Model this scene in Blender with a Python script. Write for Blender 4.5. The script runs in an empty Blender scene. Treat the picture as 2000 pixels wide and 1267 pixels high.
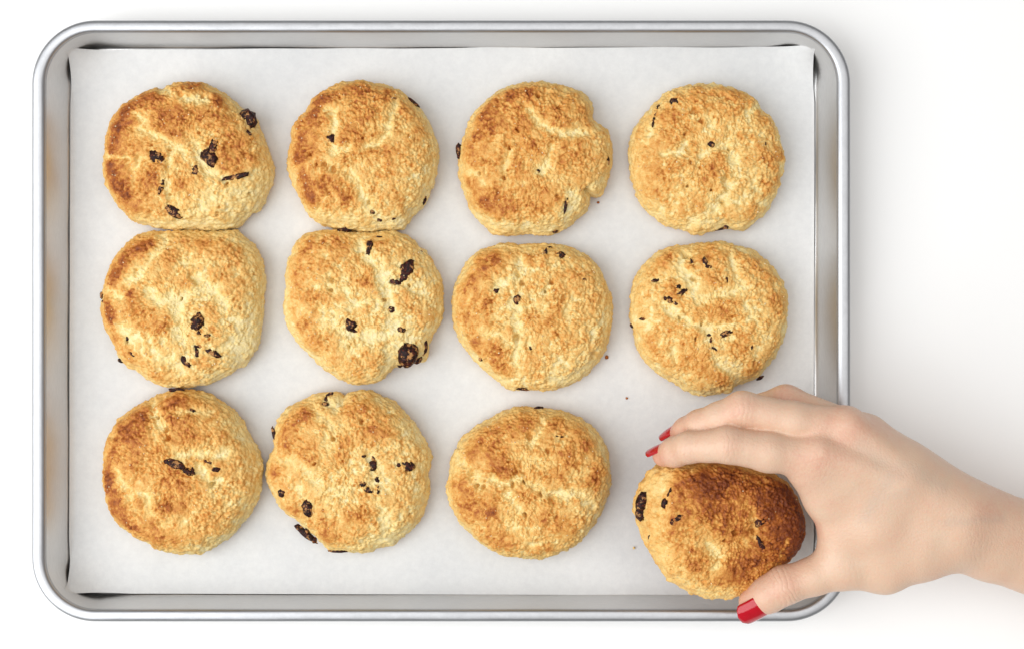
import bpy, math, random
import numpy as np
from mathutils import Vector

# ------------------------------------------------------------------ camera, light, exposure
scene = bpy.context.scene
CAM_H = 0.76                      # camera height above the table, metres
SPX = 0.000294                    # metres per photo pixel on the table (photo is 2000 x 1267)
cam_data = bpy.data.cameras.new("camera")
cam = bpy.data.objects.new("camera", cam_data)
scene.collection.objects.link(cam)
cam.location = (0.0, 0.0, CAM_H)
cam.rotation_euler = (0.0, 0.0, 0.0)
cam_data.sensor_fit = 'HORIZONTAL'
cam_data.sensor_width = 36.0
cam_data.lens = 36.0 * CAM_H / (2000 * SPX)
cam_data.clip_start = 0.02
cam_data.clip_end = 50.0
scene.camera = cam

world = bpy.data.worlds.new("World")
scene.world = world
world.use_nodes = True
wbg = world.node_tree.nodes["Background"]
wbg.inputs[0].default_value = (1.0, 0.985, 0.97, 1.0)
wbg.inputs[1].default_value = 0.27


def area_light(name, loc, target, sx, sy, power, color):
    l = bpy.data.lights.new(name, 'AREA')
    l.shape = 'RECTANGLE'
    l.size, l.size_y = sx, sy
    l.energy = power
    l.color = color
    o = bpy.data.objects.new(name, l)
    scene.collection.objects.link(o)
    o.location = loc
    o.rotation_euler = (Vector(target) - Vector(loc)).to_track_quat('-Z', 'Y').to_euler()
    return o


area_light("window_light", (-1.60, -0.40, 1.70), (0.0, 0.0, 0.0), 2.3, 2.0, 56.0, (0.975, 0.99, 1.0))
area_light("ceiling_bounce", (0.25, 0.20, 2.6), (0.0, 0.0, 0.0), 3.0, 2.6, 38.0, (1.0, 0.985, 0.965))

scene.view_settings.view_transform = 'Standard'
scene.view_settings.look = 'None'
scene.view_settings.gamma = 1.0
scene.view_settings.exposure = 0.0
scene.view_settings.use_curve_mapping = False
scene.cycles.max_bounces = 8
scene.cycles.use_denoising = True

# ------------------------------------------------------------------ helpers
RNG = np.random.default_rng(7)


def P(px, py, z):
    """photo pixel at height z (metres) -> world"""
    k = SPX * (CAM_H - z) / CAM_H
    return np.array([(px - 1000.0) * k, -(py - 633.5) * k, z])


def tag(o, label=None, cat=None, group=None, kind=None):
    if label: o["label"] = label
    if cat: o["category"] = cat
    if group: o["group"] = group
    if kind: o["kind"] = kind


def mesh_obj(name, verts, faces, mat, parent=None, smooth=True):
    me = bpy.data.meshes.new(name)
    verts = np.asarray(verts, dtype=np.float32)
    if isinstance(faces, np.ndarray):
        n, k = faces.shape
        me.vertices.add(len(verts)); me.vertices.foreach_set("co", verts.ravel())
        me.loops.add(n * k); me.loops.foreach_set("vertex_index", faces.astype(np.int32).ravel())
        me.polygons.add(n)
        me.polygons.foreach_set("loop_start", np.arange(0, n * k, k, dtype=np.int32))
        me.polygons.foreach_set("loop_total", np.full(n, k, dtype=np.int32))
        me.update(calc_edges=True); me.validate()
    else:
        me.from_pydata([tuple(v) for v in verts], [], faces)
        me.update()
    me.polygons.foreach_set("use_smooth", [smooth] * len(me.polygons))
    if mat: me.materials.append(mat)
    o = bpy.data.objects.new(name, me)
    scene.collection.objects.link(o)
    if parent: o.parent = parent
    return o


def float_attr(o, name, vals):
    a = o.data.attributes.new(name, 'FLOAT', 'POINT')
    a.data.foreach_set("value", np.asarray(vals, dtype=np.float32))


# --- vectorised noise
_perm = np.random.default_rng(11).permutation(256)
_perm = np.concatenate([_perm, _perm, _perm]).astype(np.int64)
_grad = np.random.default_rng(12).normal(size=(256, 3)); _grad /= np.linalg.norm(_grad, axis=1)[:, None]
_pts = np.random.default_rng(13).random((256, 3))


def _hash(i):
    return _perm[_perm[_perm[i[..., 0] & 255] + (i[..., 1] & 255)] + (i[..., 2] & 255)]


def perlin(p):
    i = np.floor(p).astype(np.int64); f = p - i
    u = f * f * f * (f * (f * 6 - 15) + 10)
    r = 0
    for dx in (0, 1):
        for dy in (0, 1):
            for dz in (0, 1):
                o = np.array([dx, dy, dz])
                g = _grad[_hash(i + o)]
                d = ((f - o) * g).sum(-1)
                w = (u[..., 0] if dx else 1 - u[..., 0]) * (u[..., 1] if dy else 1 - u[..., 1]) * (u[..., 2] if dz else 1 - u[..., 2])
                r = r + w * d
    return r * 1.6


def fbm(p, octaves=4, gain=0.5):
    a, s, r = 1.0, 1.0, 0.0
    for k in range(octaves):
        r = r + a * perlin(p * s + 17.3 * k)
        a *= gain; s *= 2.03
    return r


def worley(p):
    i = np.floor(p).astype(np.int64); f = p - i
    best = np.full(p.shape[:-1], 9.0); sec = np.full(p.shape[:-1], 9.0)
    for dx in (-1, 0, 1):
        for dy in (-1, 0, 1):
            for dz in (-1, 0, 1):
                o = np.array([dx, dy, dz])
                q = _pts[_hash(i + o)] + o - f
                d = (q * q).sum(-1)
                sec = np.minimum(sec, np.maximum(best, d))
                best = np.minimum(best, d)
    return np.sqrt(best), np.sqrt(sec)


# --- materials
class Mat:
    def __init__(self, name):
        self.m = bpy.data.materials.new(name); self.m.use_nodes = True
        self.t = self.m.node_tree
        self.b = self.t.nodes["Principled BSDF"]

    def n(self, typ, **kw):
        nd = self.t.nodes.new(typ)
        for k, v in kw.items():
            if k in nd.inputs: nd.inputs[k].default_value = v
            else: setattr(nd, k, v)
        return nd

    def l(self, a, b): self.t.links.new(a, b)

    def set(self, **kw):
        for k, v in kw.items():
            self.b.inputs[k.replace('_', ' ')].default_value = v
        return self

    def noise(self, scale, detail=4, rough=0.55, vec=None):
        nd = self.n('ShaderNodeTexNoise'); nd.inputs['Scale'].default_value = scale
        nd.inputs['Detail'].default_value = detail; nd.inputs['Roughness'].default_value = rough
        if vec is None:
            tc = self.n('ShaderNodeTexCoord'); vec = tc.outputs['Object']
        self.l(vec, nd.inputs['Vector'])
        return nd

    def ramp(self, fac, stops):
        r = self.n('ShaderNodeValToRGB')
        e = r.color_ramp.elements
        while len(e) < len(stops): e.new(0.5)
        for k, (pos, c) in enumerate(stops):
            e[k].position = pos; e[k].color = (*c, 1.0)
        self.l(fac, r.inputs[0]); return r

    def math(self, op, a, b):
        nd = self.n('ShaderNodeMath', operation=op)
        for k, v in enumerate((a, b)):
            if isinstance(v, (int, float)): nd.inputs[k].default_value = v
            else: self.l(v, nd.inputs[k])
        return nd.outputs[0]

    def bump(self, height, strength, dist):
        nd = self.n('ShaderNodeBump'); nd.inputs['Strength'].default_value = strength
        nd.inputs['Distance'].default_value = dist
        self.l(height, nd.inputs['Height']); self.l(nd.outputs[0], self.b.inputs['Normal']); return nd


def mat_table():
    M = Mat("white_tabletop"); M.set(Roughness=0.5)
    nz = M.noise(3.0, 3)
    r = M.ramp(nz.outputs[0], [(0.3, (0.89, 0.89, 0.885)), (0.7, (0.905, 0.905, 0.90))])
    M.l(r.outputs[0], M.b.inputs['Base Color'])
    M.b.inputs['Specular IOR Level'].default_value = 0.25
    f = M.noise(900.0, 2); M.bump(f.outputs[0], 0.05, 0.0004)
    return M.m


def mat_paper():
    M = Mat("baking_paper"); M.set(Roughness=0.62)
    nz = M.noise(9.0, 5, 0.6)
    r = M.ramp(nz.outputs[0], [(0.32, (0.625, 0.635, 0.64)), (0.68, (0.735, 0.735, 0.725))])
    f = M.noise(260.0, 5, 0.75)
    r2 = M.ramp(f.outputs[0], [(0.35, (0.93, 0.93, 0.935)), (0.65, (1, 1, 1))])
    mx = M.n('ShaderNodeMix', data_type='RGBA', blend_type='MULTIPLY'); mx.inputs['Factor'].default_value = 1.0
    M.l(r.outputs[0], mx.inputs[6]); M.l(r2.outputs[0], mx.inputs[7])
    M.l(mx.outputs[2], M.b.inputs['Base Color'])
    M.b.inputs['Specular IOR Level'].default_value = 0.3
    g = M.noise(140.0, 4, 0.65); g2 = M.noise(16.0, 3, 0.5)
    M.bump(M.math('ADD', g.outputs[0], M.math('MULTIPLY', g2.outputs[0], 6.0)), 0.20, 0.0008)
    return M.m


def mat_alu(name, rough, tint):
    M = Mat(name); M.set(Metallic=1.0, Roughness=rough)
    tc = M.n('ShaderNodeTexCoord'); mp = M.n('ShaderNodeMapping'); mp.inputs['Scale'].default_value = (1.0, 1.0, 14.0)
    M.l(tc.outputs['Object'], mp.inputs['Vector'])
    nz = M.noise(240.0, 6, 0.75, mp.outputs[0])
    r = M.ramp(nz.outputs[0], [(0.30, tuple(c * 0.86 for c in tint)), (0.70, tint)])
    M.l(r.outputs[0], M.b.inputs['Base Color'])
    n2 = M.noise(26.0, 5, 0.6)
    rr = M.n('ShaderNodeMapRange'); rr.inputs[3].default_value = rough - 0.12; rr.inputs[4].default_value = rough + 0.12
    M.l(n2.outputs[0], rr.inputs[0]); M.l(rr.outputs[0], M.b.inputs['Roughness'])
    w = M.noise(22.0, 2); w2 = M.noise(700.0, 3, 0.6, mp.outputs[0])
    h = M.math('ADD', w.outputs[0], M.math('MULTIPLY', w2.outputs[0], 0.006))
    M.bump(h, 0.25, 0.004)
    return M.m


def mat_scone():
    M = Mat("baked_scone")
    at = M.n('ShaderNodeAttribute', attribute_name='bake')
    n1 = M.noise(420.0, 5, 0.65)
    n2 = M.noise(1500.0, 3, 0.6)
    s = M.math('ADD', at.outputs['Fac'], M.math('MULTIPLY', M.math('SUBTRACT', n1.outputs[0], 0.5), 0.46))
    s = M.math('ADD', s, M.math('MULTIPLY', M.math('SUBTRACT', n2.outputs[0], 0.5), 0.34))
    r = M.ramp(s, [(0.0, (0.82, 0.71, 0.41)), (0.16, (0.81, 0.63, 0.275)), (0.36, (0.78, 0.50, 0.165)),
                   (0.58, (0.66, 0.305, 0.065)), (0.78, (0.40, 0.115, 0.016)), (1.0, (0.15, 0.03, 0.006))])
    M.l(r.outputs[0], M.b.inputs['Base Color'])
    M.set(Roughness=0.6)
    M.b.inputs['Specular IOR Level'].default_value = 0.35
    M.b.inputs['Subsurface Weight'].default_value = 0.06
    M.b.inputs['Subsurface Scale'].default_value = 0.0015
    M.b.inputs['Subsurface Radius'].default_value = (1.0, 0.6, 0.25)
    f = M.noise(800.0, 3, 0.55); M.bump(f.outputs[0], 0.45, 0.0010)
    return M.m


def mat_berry():
    M = Mat("dried_fruit")
    nz = M.noise(700.0, 4, 0.6)
    r = M.ramp(nz.outputs[0], [(0.36, (0.004, 0.002, 0.002)), (0.54, (0.030, 0.006, 0.005)), (0.70, (0.13, 0.024, 0.012))])
    c1 = M.noise(330.0, 5, 0.68)
    cm = M.ramp(c1.outputs[0], [(0.545, (0, 0, 0)), (0.60, (1, 1, 1))])
    mx = M.n('ShaderNodeMix', data_type='RGBA'); M.l(cm.outputs[0], mx.inputs['Factor'])
    M.l(r.outputs[0], mx.inputs[6]); mx.inputs[7].default_value = (0.46, 0.22, 0.075, 1)
    M.l(mx.outputs[2], M.b.inputs['Base Color']); M.set(Roughness=0.38)
    M.b.inputs['Specular IOR Level'].default_value = 0.22
    f = M.noise(1100.0, 4, 0.7); M.bump(f.outputs[0], 0.6, 0.0008)
    return M.m


def mat_sugar():
    M = Mat("sugar"); M.set(Roughness=0.2)
    nz = M.noise(300.0, 2)
    r = M.ramp(nz.outputs[0], [(0.3, (0.74, 0.45, 0.17)), (0.7, (0.80, 0.66, 0.42))])
    M.l(r.outputs[0], M.b.inputs['Base Color'])
    M.b.inputs['Specular IOR Level'].default_value = 0.6
    return M.m


def mat_skin():
    M = Mat("skin")
    at = M.n('ShaderNodeAttribute', attribute_name='flush')
    vn = M.n('ShaderNodeAttribute', attribute_name='vein')
    n1 = M.noise(70.0, 6, 0.65); n2 = M.noise(600.0, 4, 0.7)
    s = M.math('ADD', at.outputs['Fac'], M.math('MULTIPLY', M.math('SUBTRACT', n1.outputs[0], 0.5), 0.85))
    s = M.math('ADD', s, M.math('MULTIPLY', M.math('SUBTRACT', n2.outputs[0], 0.5), 0.55))
    r = M.ramp(s, [(0.0, (0.69, 0.50, 0.36)), (0.35, (0.70, 0.46, 0.325)), (0.7, (0.665, 0.355, 0.25)), (1.0, (0.58, 0.26, 0.19))])
    mx = M.n('ShaderNodeMix', data_type='RGBA'); M.l(vn.outputs['Fac'], mx.inputs['Factor'])
    M.l(r.outputs[0], mx.inputs[6]); mx.inputs[7].default_value = (0.45, 0.37, 0.30, 1)
    M.l(mx.outputs[2], M.b.inputs['Base Color'])
    M.set(Roughness=0.42)
    M.b.inputs['Specular IOR Level'].default_value = 0.5
    M.b.inputs['Subsurface Weight'].default_value = 0.12
    M.b.inputs['Subsurface Scale'].default_value = 0.003
    M.b.inputs['Subsurface Radius'].default_value = (1.0, 0.35, 0.18)
    f = M.n('ShaderNodeTexVoronoi'); f.inputs['Scale'].default_value = 900.0
    tc = M.n('ShaderNodeTexCoord'); M.l(tc.outputs['Object'], f.inputs['Vector'])
    h = M.math('ADD', M.math('MULTIPLY', f.outputs['Distance'], 0.5), M.math('MULTIPLY', n2.outputs[0], 0.6))
    cc = M.n('ShaderNodeAttribute', attribute_name='crease_coord'); cmk = M.n('ShaderNodeAttribute', attribute_name='crease_mask')
    wr = M.math('POWER', M.math('ABSOLUTE', M.math('SINE', cc.outputs['Fac'], 0.0), 0.0), 0.6)
    h = M.math('ADD', h, M.math('MULTIPLY', M.math('MULTIPLY', wr, cmk.outputs['Fac']), 1.0))
    M.bump(h, 0.36, 0.0007)
    return M.m


def mat_nail():
    M = Mat("red_nail_polish"); M.set(Roughness=0.12)
    nz = M.noise(200.0, 2)
    r = M.ramp(nz.outputs[0], [(0.3, (0.42, 0.003, 0.012)), (0.7, (0.47, 0.004, 0.015))])
    M.l(r.outputs[0], M.b.inputs['Base Color'])
    M.b.inputs['Specular IOR Level'].default_value = 0.3; M.b.inputs['Coat Weight'].default_value = 0.35; M.b.inputs['Coat Roughness'].default_value = 0.04
    return M.m


M_TABLE, M_PAPER = mat_table(), mat_paper()
M_PAN = mat_alu("brushed_aluminium", 0.36, (0.72, 0.715, 0.71))
M_RIM = mat_alu("rolled_aluminium", 0.42, (0.50, 0.51, 0.53))
M_SCONE, M_BERRY, M_SUGAR, M_SKIN, M_NAIL = mat_scone(), mat_berry(), mat_sugar(), mat_skin(), mat_nail()

# ------------------------------------------------------------------ setting: the tabletop
t = mesh_obj("tabletop", [(-3, -3, 0), (3, -3, 0), (3, 3, 0), (-3, 3, 0)], [(0, 1, 2, 3)], M_TABLE, smooth=False)
tag(t, "plain white tabletop under the baking tray", "tabletop", kind="structure")

# ------------------------------------------------------------------ baking tray
RIM_Z = 0.0225
a0 = P(64, 41, RIM_Z); a1 = P(1660, 1212, RIM_Z)
TX0, TX1, TY0, TY1 = a0[0], a1[0], a1[1], a0[1]
TR = 0.0355
BEAD = 0.0034
N_C, N_X, N_Y = 20, 48, 34


D_IN = 2 * BEAD - 0.0006                      # where the wall leaves the bead


def rr_par(d):
    """bounds and corner radius of the outline at inward offset d (end walls slope more than the long ones)"""
    e_ = max(d - D_IN, 0.0)
    dx_ = d + 1.0 * e_
    return TX0 + dx_, TX1 - dx_, TY0 + d, TY1 - d, max(TR - min(d, D_IN) - 2.6 * e_, 0.011)


def rrect(d):
    """outline of the tray offset inwards by d, counter-clockwise, constant point count"""
    x0, x1, y0, y1, r = rr_par(d)
    out = []
    for cx, cy, s, n in ((x1 - r, y1 - r, 0, N_X), (x0 + r, y1 - r, 90, N_Y), (x0 + r, y0 + r, 180, N_X), (x1 - r, y0 + r, 270, N_Y)):
        for k in range(N_C + 1):
            a = math.radians(s + 90 * k / N_C)
            out.append((cx + r * math.cos(a), cy + r * math.sin(a)))
        nxt = {0: (x0 + r, y1), 90: (x0, y0 + r), 180: (x1 - r, y0), 270: (x1, y1 - r)}[s]
        p = out[-1]
        for k in range(1, n):
            f = k / n
            out.append((p[0] + (nxt[0] - p[0]) * f, p[1] + (nxt[1] - p[1]) * f))
    return np.array(out)


def sweep(profile, close=False):
    rings = [np.c_[rrect(d), np.full(len(rrect(d)), z)] for d, z in profile]
    n, m = len(rings[0]), len(rings)
    v = np.concatenate(rings); f = []
    for j in range(m if close else m - 1):
        j2 = (j + 1) % m
        for i in range(n):
            i2 = (i + 1) % n
            f.append((j * n + i, j * n + i2, j2 * n + i2, j2 * n + i))
    return v, f, n


WALL_W = 0.0043
FL = 0.0016                                    # floor level
prof = [(D_IN - 0.0012, RIM_Z + 0.0012), (D_IN, RIM_Z - 0.0008)]
for k in range(1, 9):
    f = k / 8.0
    prof.append((D_IN + WALL_W * f * 0.86, RIM_Z - 0.0008 - (RIM_Z - 0.0008 - FL - 0.0024) * f))
for k in range(1, 7):
    a = k / 6.0
    prof.append((D_IN + WALL_W * 0.86 + 0.0020 * a, FL + 0.0024 * (1 - a) ** 2))
D_FLOOR = prof[-1][0]
inner = list(prof)
outer = [(d - 0.0009, z - 0.0009) for d, z in reversed(inner[1:])]
v, f, n = sweep(inner)
nv = len(v)
f = [tuple(reversed(q)) for q in f]
f = [tuple(reversed(q)) for q in f]
f.append(tuple(range(nv - n, nv)))
vo, fo, _ = sweep([(d, max(z, 0.0005)) for d, z in outer])
f += [tuple(i + nv for i in q) for q in fo]
f.append(tuple(reversed(range(nv, nv + n))))
v = np.concatenate([v, vo])
tray = mesh_obj("baking_tray", v, f, M_PAN)
tag(tray, "shallow aluminium baking tray with rounded corners on the white tabletop", "baking tray")
sgp = lambda v_: math.copysign(abs(v_) ** 0.72, v_)
bead = [(BEAD + BEAD * sgp(math.cos(a)), RIM_Z + BEAD * 0.80 * sgp(math.sin(a))) for a in np.linspace(0, 2 * math.pi, 29)[:-1]]
v, f, n = sweep(bead, True)
rim = mesh_obj("rolled_rim", v, [tuple(reversed(q)) for q in f], M_RIM, tray)


def tray_z(x, y):
    """height of the tray's inside surface"""
    x = np.asarray(x, float); y = np.asarray(y, float)
    out = np.full(x.shape, FL); prev = None
    for d, z in inner:
        x0, x1, y0, y1, r_ = rr_par(d)
        qx = np.abs(x - (x0 + x1) / 2) - ((x1 - x0) / 2 - r_); qy = np.abs(y - (y0 + y1) / 2) - ((y1 - y0) / 2 - r_)
        sd = np.minimum(np.maximum(qx, qy), 0) + np.hypot(np.maximum(qx, 0), np.maximum(qy, 0)) - r_
        if prev is not None:
            m = (prev[0] <= 0) & (sd > 0)
            t_ = -prev[0] / (sd - prev[0] + 1e-12)
            out = np.where(m, prev[1] + (z - prev[1]) * t_, out)
        prev = (sd, z)
    return out


# ------------------------------------------------------------------ baking paper
NX, NY = 190, 150
cor = [P(141, 100, 0.005), P(1583, 94, 0.005), P(1582, 1156, 0.005), P(139, 1152, 0.005)]
u = 0.5 - 0.5 * np.cos(np.linspace(0, 1, NX) * math.pi); w = 0.5 - 0.5 * np.cos(np.linspace(0, 1, NY) * math.pi)
U, W = np.meshgrid(u, w)
bx = (1 - U) * (1 - W) * cor[0][0] + U * (1 - W) * cor[1][0] + U * W * cor[2][0] + (1 - U) * W * cor[3][0]
by = (1 - U) * (1 - W) * cor[0][1] + U * (1 - W) * cor[1][1] + U * W * cor[2][1] + (1 - U) * W * cor[3][1]
# long edges are drawn in a little where they lie on the floor, corners ride up the curve
edge_x = np.minimum(U, 1 - U); edge_y = np.minimum(W, 1 - W)
midx = np.clip(np.minimum(W, 1 - W) / 0.10, 0, 1) ** 0.7; midy = np.clip(np.minimum(U, 1 - U) / 0.08, 0, 1) ** 0.7
bx -= np.where(U < 0.5, 0.0014, 0.0026) * np.sign(0.5 - U) * midx * np.abs(2 * U - 1)
q = np.stack([bx * 9, by * 9, np.zeros_like(bx) + 3.1], -1)
wav = fbm(q, 3)
tz = np.full_like(bx, FL)
for c_ in cor:
    need = float(tray_z(np.array([c_[0]]), np.array([c_[1]]))[0]) - FL
    dist = np.hypot(bx - c_[0], by - c_[1])
    tz = np.maximum(tz, FL + min(need + 0.0004, 0.0110) * np.exp(-(dist / 0.010) ** 1.4))
    pass
tz = np.maximum(tz, np.minimum(tray_z(bx, by), FL + 0.0120))
pz = tz + 0.0007 + 0.0005 * np.clip(wav + 0.5, 0, 2)
ed = np.exp(-np.minimum(edge_x * 0.43, edge_y * 0.31) / 0.012)
pz += ed * 0.0002 * np.clip(fbm(np.stack([bx * 22, by * 22, np.zeros_like(bx)], -1), 2) + 0.35, 0, 2)
by += np.sign(0.5 - W) * np.where(W < 0.5, 0.0013, 0.0022) * midy * np.abs(2 * W - 1)
by += np.where(W < 0.02, 0.0007 * perlin(np.stack([bx * 25, by * 0, by * 0 + 0.5], -1)), 0)
top = np.stack([bx, by, pz], -1).reshape(-1, 3)
bot = top - np.array([0, 0, 0.00012])
idx = np.arange(NX * NY).reshape(NY, NX)
qt = np.stack([idx[:-1, :-1], idx[1:, :-1], idx[1:, 1:], idx[:-1, 1:]], -1).reshape(-1, 4)
qb = qt[:, ::-1] + NX * NY
loop = np.concatenate([idx[0, :-1], idx[:-1, -1], idx[-1, :0:-1], idx[:0:-1, 0]])
l2 = np.roll(loop, -1)
qs = np.stack([loop, l2, l2 + NX * NY, loop + NX * NY], -1)
paper = mesh_obj("baking_paper", np.concatenate([top, bot]), np.concatenate([qt, qb, qs]), M_PAPER)
tag(paper, "white baking paper sheet lining the aluminium tray under the scones", "baking paper")


# ------------------------------------------------------------------ scones
SC_H = 0.0245
N_A = 520
PROFILE = [(0.0, 1.0), (0.25, 0.995), (0.5, 0.965), (0.68, 0.905), (0.80, 0.83), (0.88, 0.735), (0.94, 0.61), (0.98, 0.47), (1.0, 0.32), (0.995, 0.16), (0.97, 0.03), (0.94, 0.0)]
_pu = np.array([p[0] for p in PROFILE]); _pz = np.array([p[1] for p in PROFILE])
_pl = np.concatenate([[0], np.cumsum(np.hypot(np.diff(_pu) * 44, np.diff(_pz) * 24))]); _pl /= _pl[-1]


def seg_dist(x, y, pts):
    d = np.full(x.shape, 1e9)
    for (ax, ay), (bx_, by_) in zip(pts[:-1], pts[1:]):
        vx, vy = bx_ - ax, by_ - ay
        tt = np.clip(((x - ax) * vx + (y - ay) * vy) / (vx * vx + vy * vy + 1e-9), 0, 1)
        d = np.minimum(d, np.hypot(x - ax - tt * vx, y - ay - tt * vy))
    return d


def make_scone(spec, seed):
    ox, oy, sc = spec['crop']
    cx, cy = spec['c']
    zc = spec.get('zc', 0.011)
    H = SC_H * spec.get('h', 1.0)
    k = SPX * (CAM_H - zc) / CAM_H * sc                # crop pixel -> metres
    base = P(ox + cx * sc, oy + cy * sc, zc)
    pts = np.array(spec['o'], float)
    dx, dy = (pts[:, 0] - cx) * k, -(pts[:, 1] - cy) * k
    ang = np.arctan2(dy, dx); rad = np.hypot(dx, dy)
    o = np.argsort(ang); ang, rad = ang[o], rad[o]
    th = np.linspace(-math.pi, math.pi, N_A, endpoint=False)
    r = np.interp(th, np.concatenate([[ang[-1] - 2 * math.pi], ang, [ang[0] + 2 * math.pi]]), np.concatenate([[rad[-1]], rad, [rad[0]]]))
    r = (np.roll(r, 1) + 2 * r + np.roll(r, -1)) / 4
    r = r * spec.get('fit', 1.0)
    s = np.linspace(0, 1, 150)[1:]
    pu = np.interp(s, _pl, _pu); pzv = np.interp(s, _pl, _pz)
    rsm = r.copy()
    for _ in range(60): rsm = (np.roll(rsm, 1) + 2 * rsm + np.roll(rsm, -1)) / 4
    # toward the centre the outline relaxes to a circle
    mixw = np.clip((pu - 0.45) / 0.5, 0, 1)[:, None]
    rr = pu[:, None] * (rsm[None] * (1 - mixw) + r[None] * mixw)
    X = rr * np.cos(th)[None]; Y = rr * np.sin(th)[None]
    Z = np.repeat((pzv * H)[:, None], N_A, 1)
    V = np.concatenate([[[0, 0, H]], np.stack([X, Y, Z], -1).reshape(-1, 3)])
    nr = len(s)
    # analytic-ish normals from the smooth form
    ru = np.gradient(pu); rz = np.gradient(pzv * H / 0.044)
    nn = np.stack([-rz, ru], -1); nn /= np.linalg.norm(nn, axis=1)[:, None] + 1e-9
    Nrm = np.stack([nn[:, :1] * np.cos(th)[None], nn[:, :1] * np.sin(th)[None], np.repeat(nn[:, 1:], N_A, 1)], -1).reshape(-1, 3)
    Nrm = np.concatenate([[[0, 0, 1.0]], Nrm])
    uu = np.concatenate([[0], np.repeat(pu, N_A)]); side = np.concatenate([[0], np.repeat(np.clip((0.80 - pzv) / 0.35, 0, 1), N_A)])
    low = np.concatenate([[0], np.repeat(np.clip((0.12 - pzv) / 0.12, 0, 1), N_A)])
    # features drawn in crop pixels
    fx = V[:, 0] / k + cx; fy = -V[:, 1] / k + cy
    mm = V * 1000.0
    off = np.array([seed * 37.1, seed * 11.7, seed * 5.3])
    wob = np.stack([perlin(mm / 5.0 + off), perlin(mm / 5.0 + off + 50)], -1) * 22 + np.stack([perlin(mm / 1.8 + off), perlin(mm / 1.8 + off + 50)], -1) * 12
    wx, wy = fx + wob[:, 0] * 0.25 / sc, fy + wob[:, 1] * 0.25 / sc
    pale = np.zeros(len(V)); brown = np.zeros(len(V)); dep = np.zeros(len(V)); lump = np.zeros(len(V))
    for b in spec.get('b', []):
        x0, y0, R, st = b[:4]
        g = np.exp(-(((wx - x0) ** 2 + (wy - y0) ** 2) / (R * R)) ** 1.4)
        brown += st * g; lump += min(R / 120.0, 0.8) * st * g
    for pl, wd, *rest in spec.get('p', []):
        st = rest[0] if rest else 1.0
        d = seg_dist(wx, wy, pl) if len(pl) > 1 else np.hypot(wx - pl[0][0], wy - pl[0][1])
        g = np.exp(-(d / (wd * 0.8)) ** 2)
        pale = np.maximum(pale, st * g); dep = np.maximum(dep, st * np.exp(-(d / (wd * 0.75)) ** 2) * min(1.0, 45.0 / wd))
    hole = np.zeros(len(V))
    for (hx, hy, hr) in spec.get('k', []):
        hole = np.maximum(hole, np.exp(-((((fx + wob[:, 0] * 0.8 - hx) * 1.2) ** 2 + (fy + wob[:, 1] * 0.8 - hy) ** 2) / (hr * hr)) ** 1.5))
    topw = 1 - side
    big = fbm(mm / 17.0 + off, 3)
    mid = perlin(mm / 6.0 + off)
    warp = 0.22 * np.stack([mid, perlin(mm / 6.0 + off + 21), mid], -1)
    w1, w2 = worley(mm / 3.6 + off + warp)
    cell = np.clip(1 - w1 * w1 * 1.9, -0.5, 1)
    w3, w4 = worley(mm / 1.6 + off + warp)
    crumb = np.clip(1 - w3 * w3 * 2.0, -0.4, 1)
    e1, e2 = worley(mm / 8.5 + off + 40 + 1.6 * warp)
    fiss = np.exp(-((e2 - e1) / 0.055) ** 2) * np.clip(perlin(mm / 11.0 + off + 90) * 3.0 + 0.4, 0, 1)
    fine = perlin(mm / 0.9 + off)
    pit, _ = worley(mm / 4.2 + off + 9)
    pits = np.clip(1 - pit / 0.23, 0, 1) ** 0.7 * np.clip(perlin(mm / 7.0 + off + 4) * 4, 0, 1)
    ridge = 1 - np.abs(fbm(mm / 13.0 + off + 70, 3))
    crack = np.clip((ridge - 0.90) / 0.10, 0, 1) ** 1.5 * np.clip(0.6 + big, 0, 1)
    # the crust: raised toasted islands with ragged edges over paler dough
    th0 = np.arctan2(V[:, 1], V[:, 0])
    rim_t = np.exp(-((uu - 0.84) / 0.10) ** 2) * topw
    bl = spec.get('base', 0.45) - 0.065 + 0.075 * uu * np.cos(th0 - math.radians(140)) + 0.11 * big + 0.09 * mid + spec.get('bk', 0.46) * brown - 0.16 * crack
    bl += spec.get('rim', 0.10) * rim_t * (0.6 + 0.8 * np.cos(th0 - math.radians(spec.get('rimdir', 150))))
    rag = fbm(mm / 3.4 + off + 31, 4, 0.6)
    pc = np.clip(pale * np.clip(0.85 + 0.8 * rag, 0.15, 1.1), 0, 1)
    bl = bl * (1 - 0.92 * pc) + 0.06 * pc
    rag = fbm(mm / 3.4 + off + 31, 4, 0.6)
    isl = np.clip((bl + 0.22 * rag - 0.10) / 0.20, 0, 1); isl = isl * isl * (3 - 2 * isl)
    gvar = np.clip(0.85 + 1.0 * perlin(mm / 9.0 + off + 61), 0.25, 1.25)
    gran = (0.28 + 0.72 * isl) * gvar * (1 - 0.45 * side)
    disp = 0.75 * isl * topw - 0.55 * fiss * topw + 0.95 * big + 0.42 * mid * topw + (0.85 * (cell - 0.4) + 0.80 * (crumb - 0.4)) * gran + 0.12 * fine
    disp += 1.1 * lump * topw - 1.35 * dep * topw - 0.6 * crack * topw * (1 - pale) - 2.0 * pits - 4.2 * hole
    # side wall: horizontal flaky layers and torn edges
    lay = perlin(np.stack([mm[:, 0] / 9, mm[:, 1] / 9, mm[:, 2] / 2.2], -1) + off)
    disp += side * (0.55 * lay + 0.85 * perlin(mm / 3.2 + off + 8))
    disp *= (1 - low)
    V2 = V + Nrm * (disp / 1000.0)[:, None]
    V2[:, 2] = np.maximum(V2[:, 2], 0.0)
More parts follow.
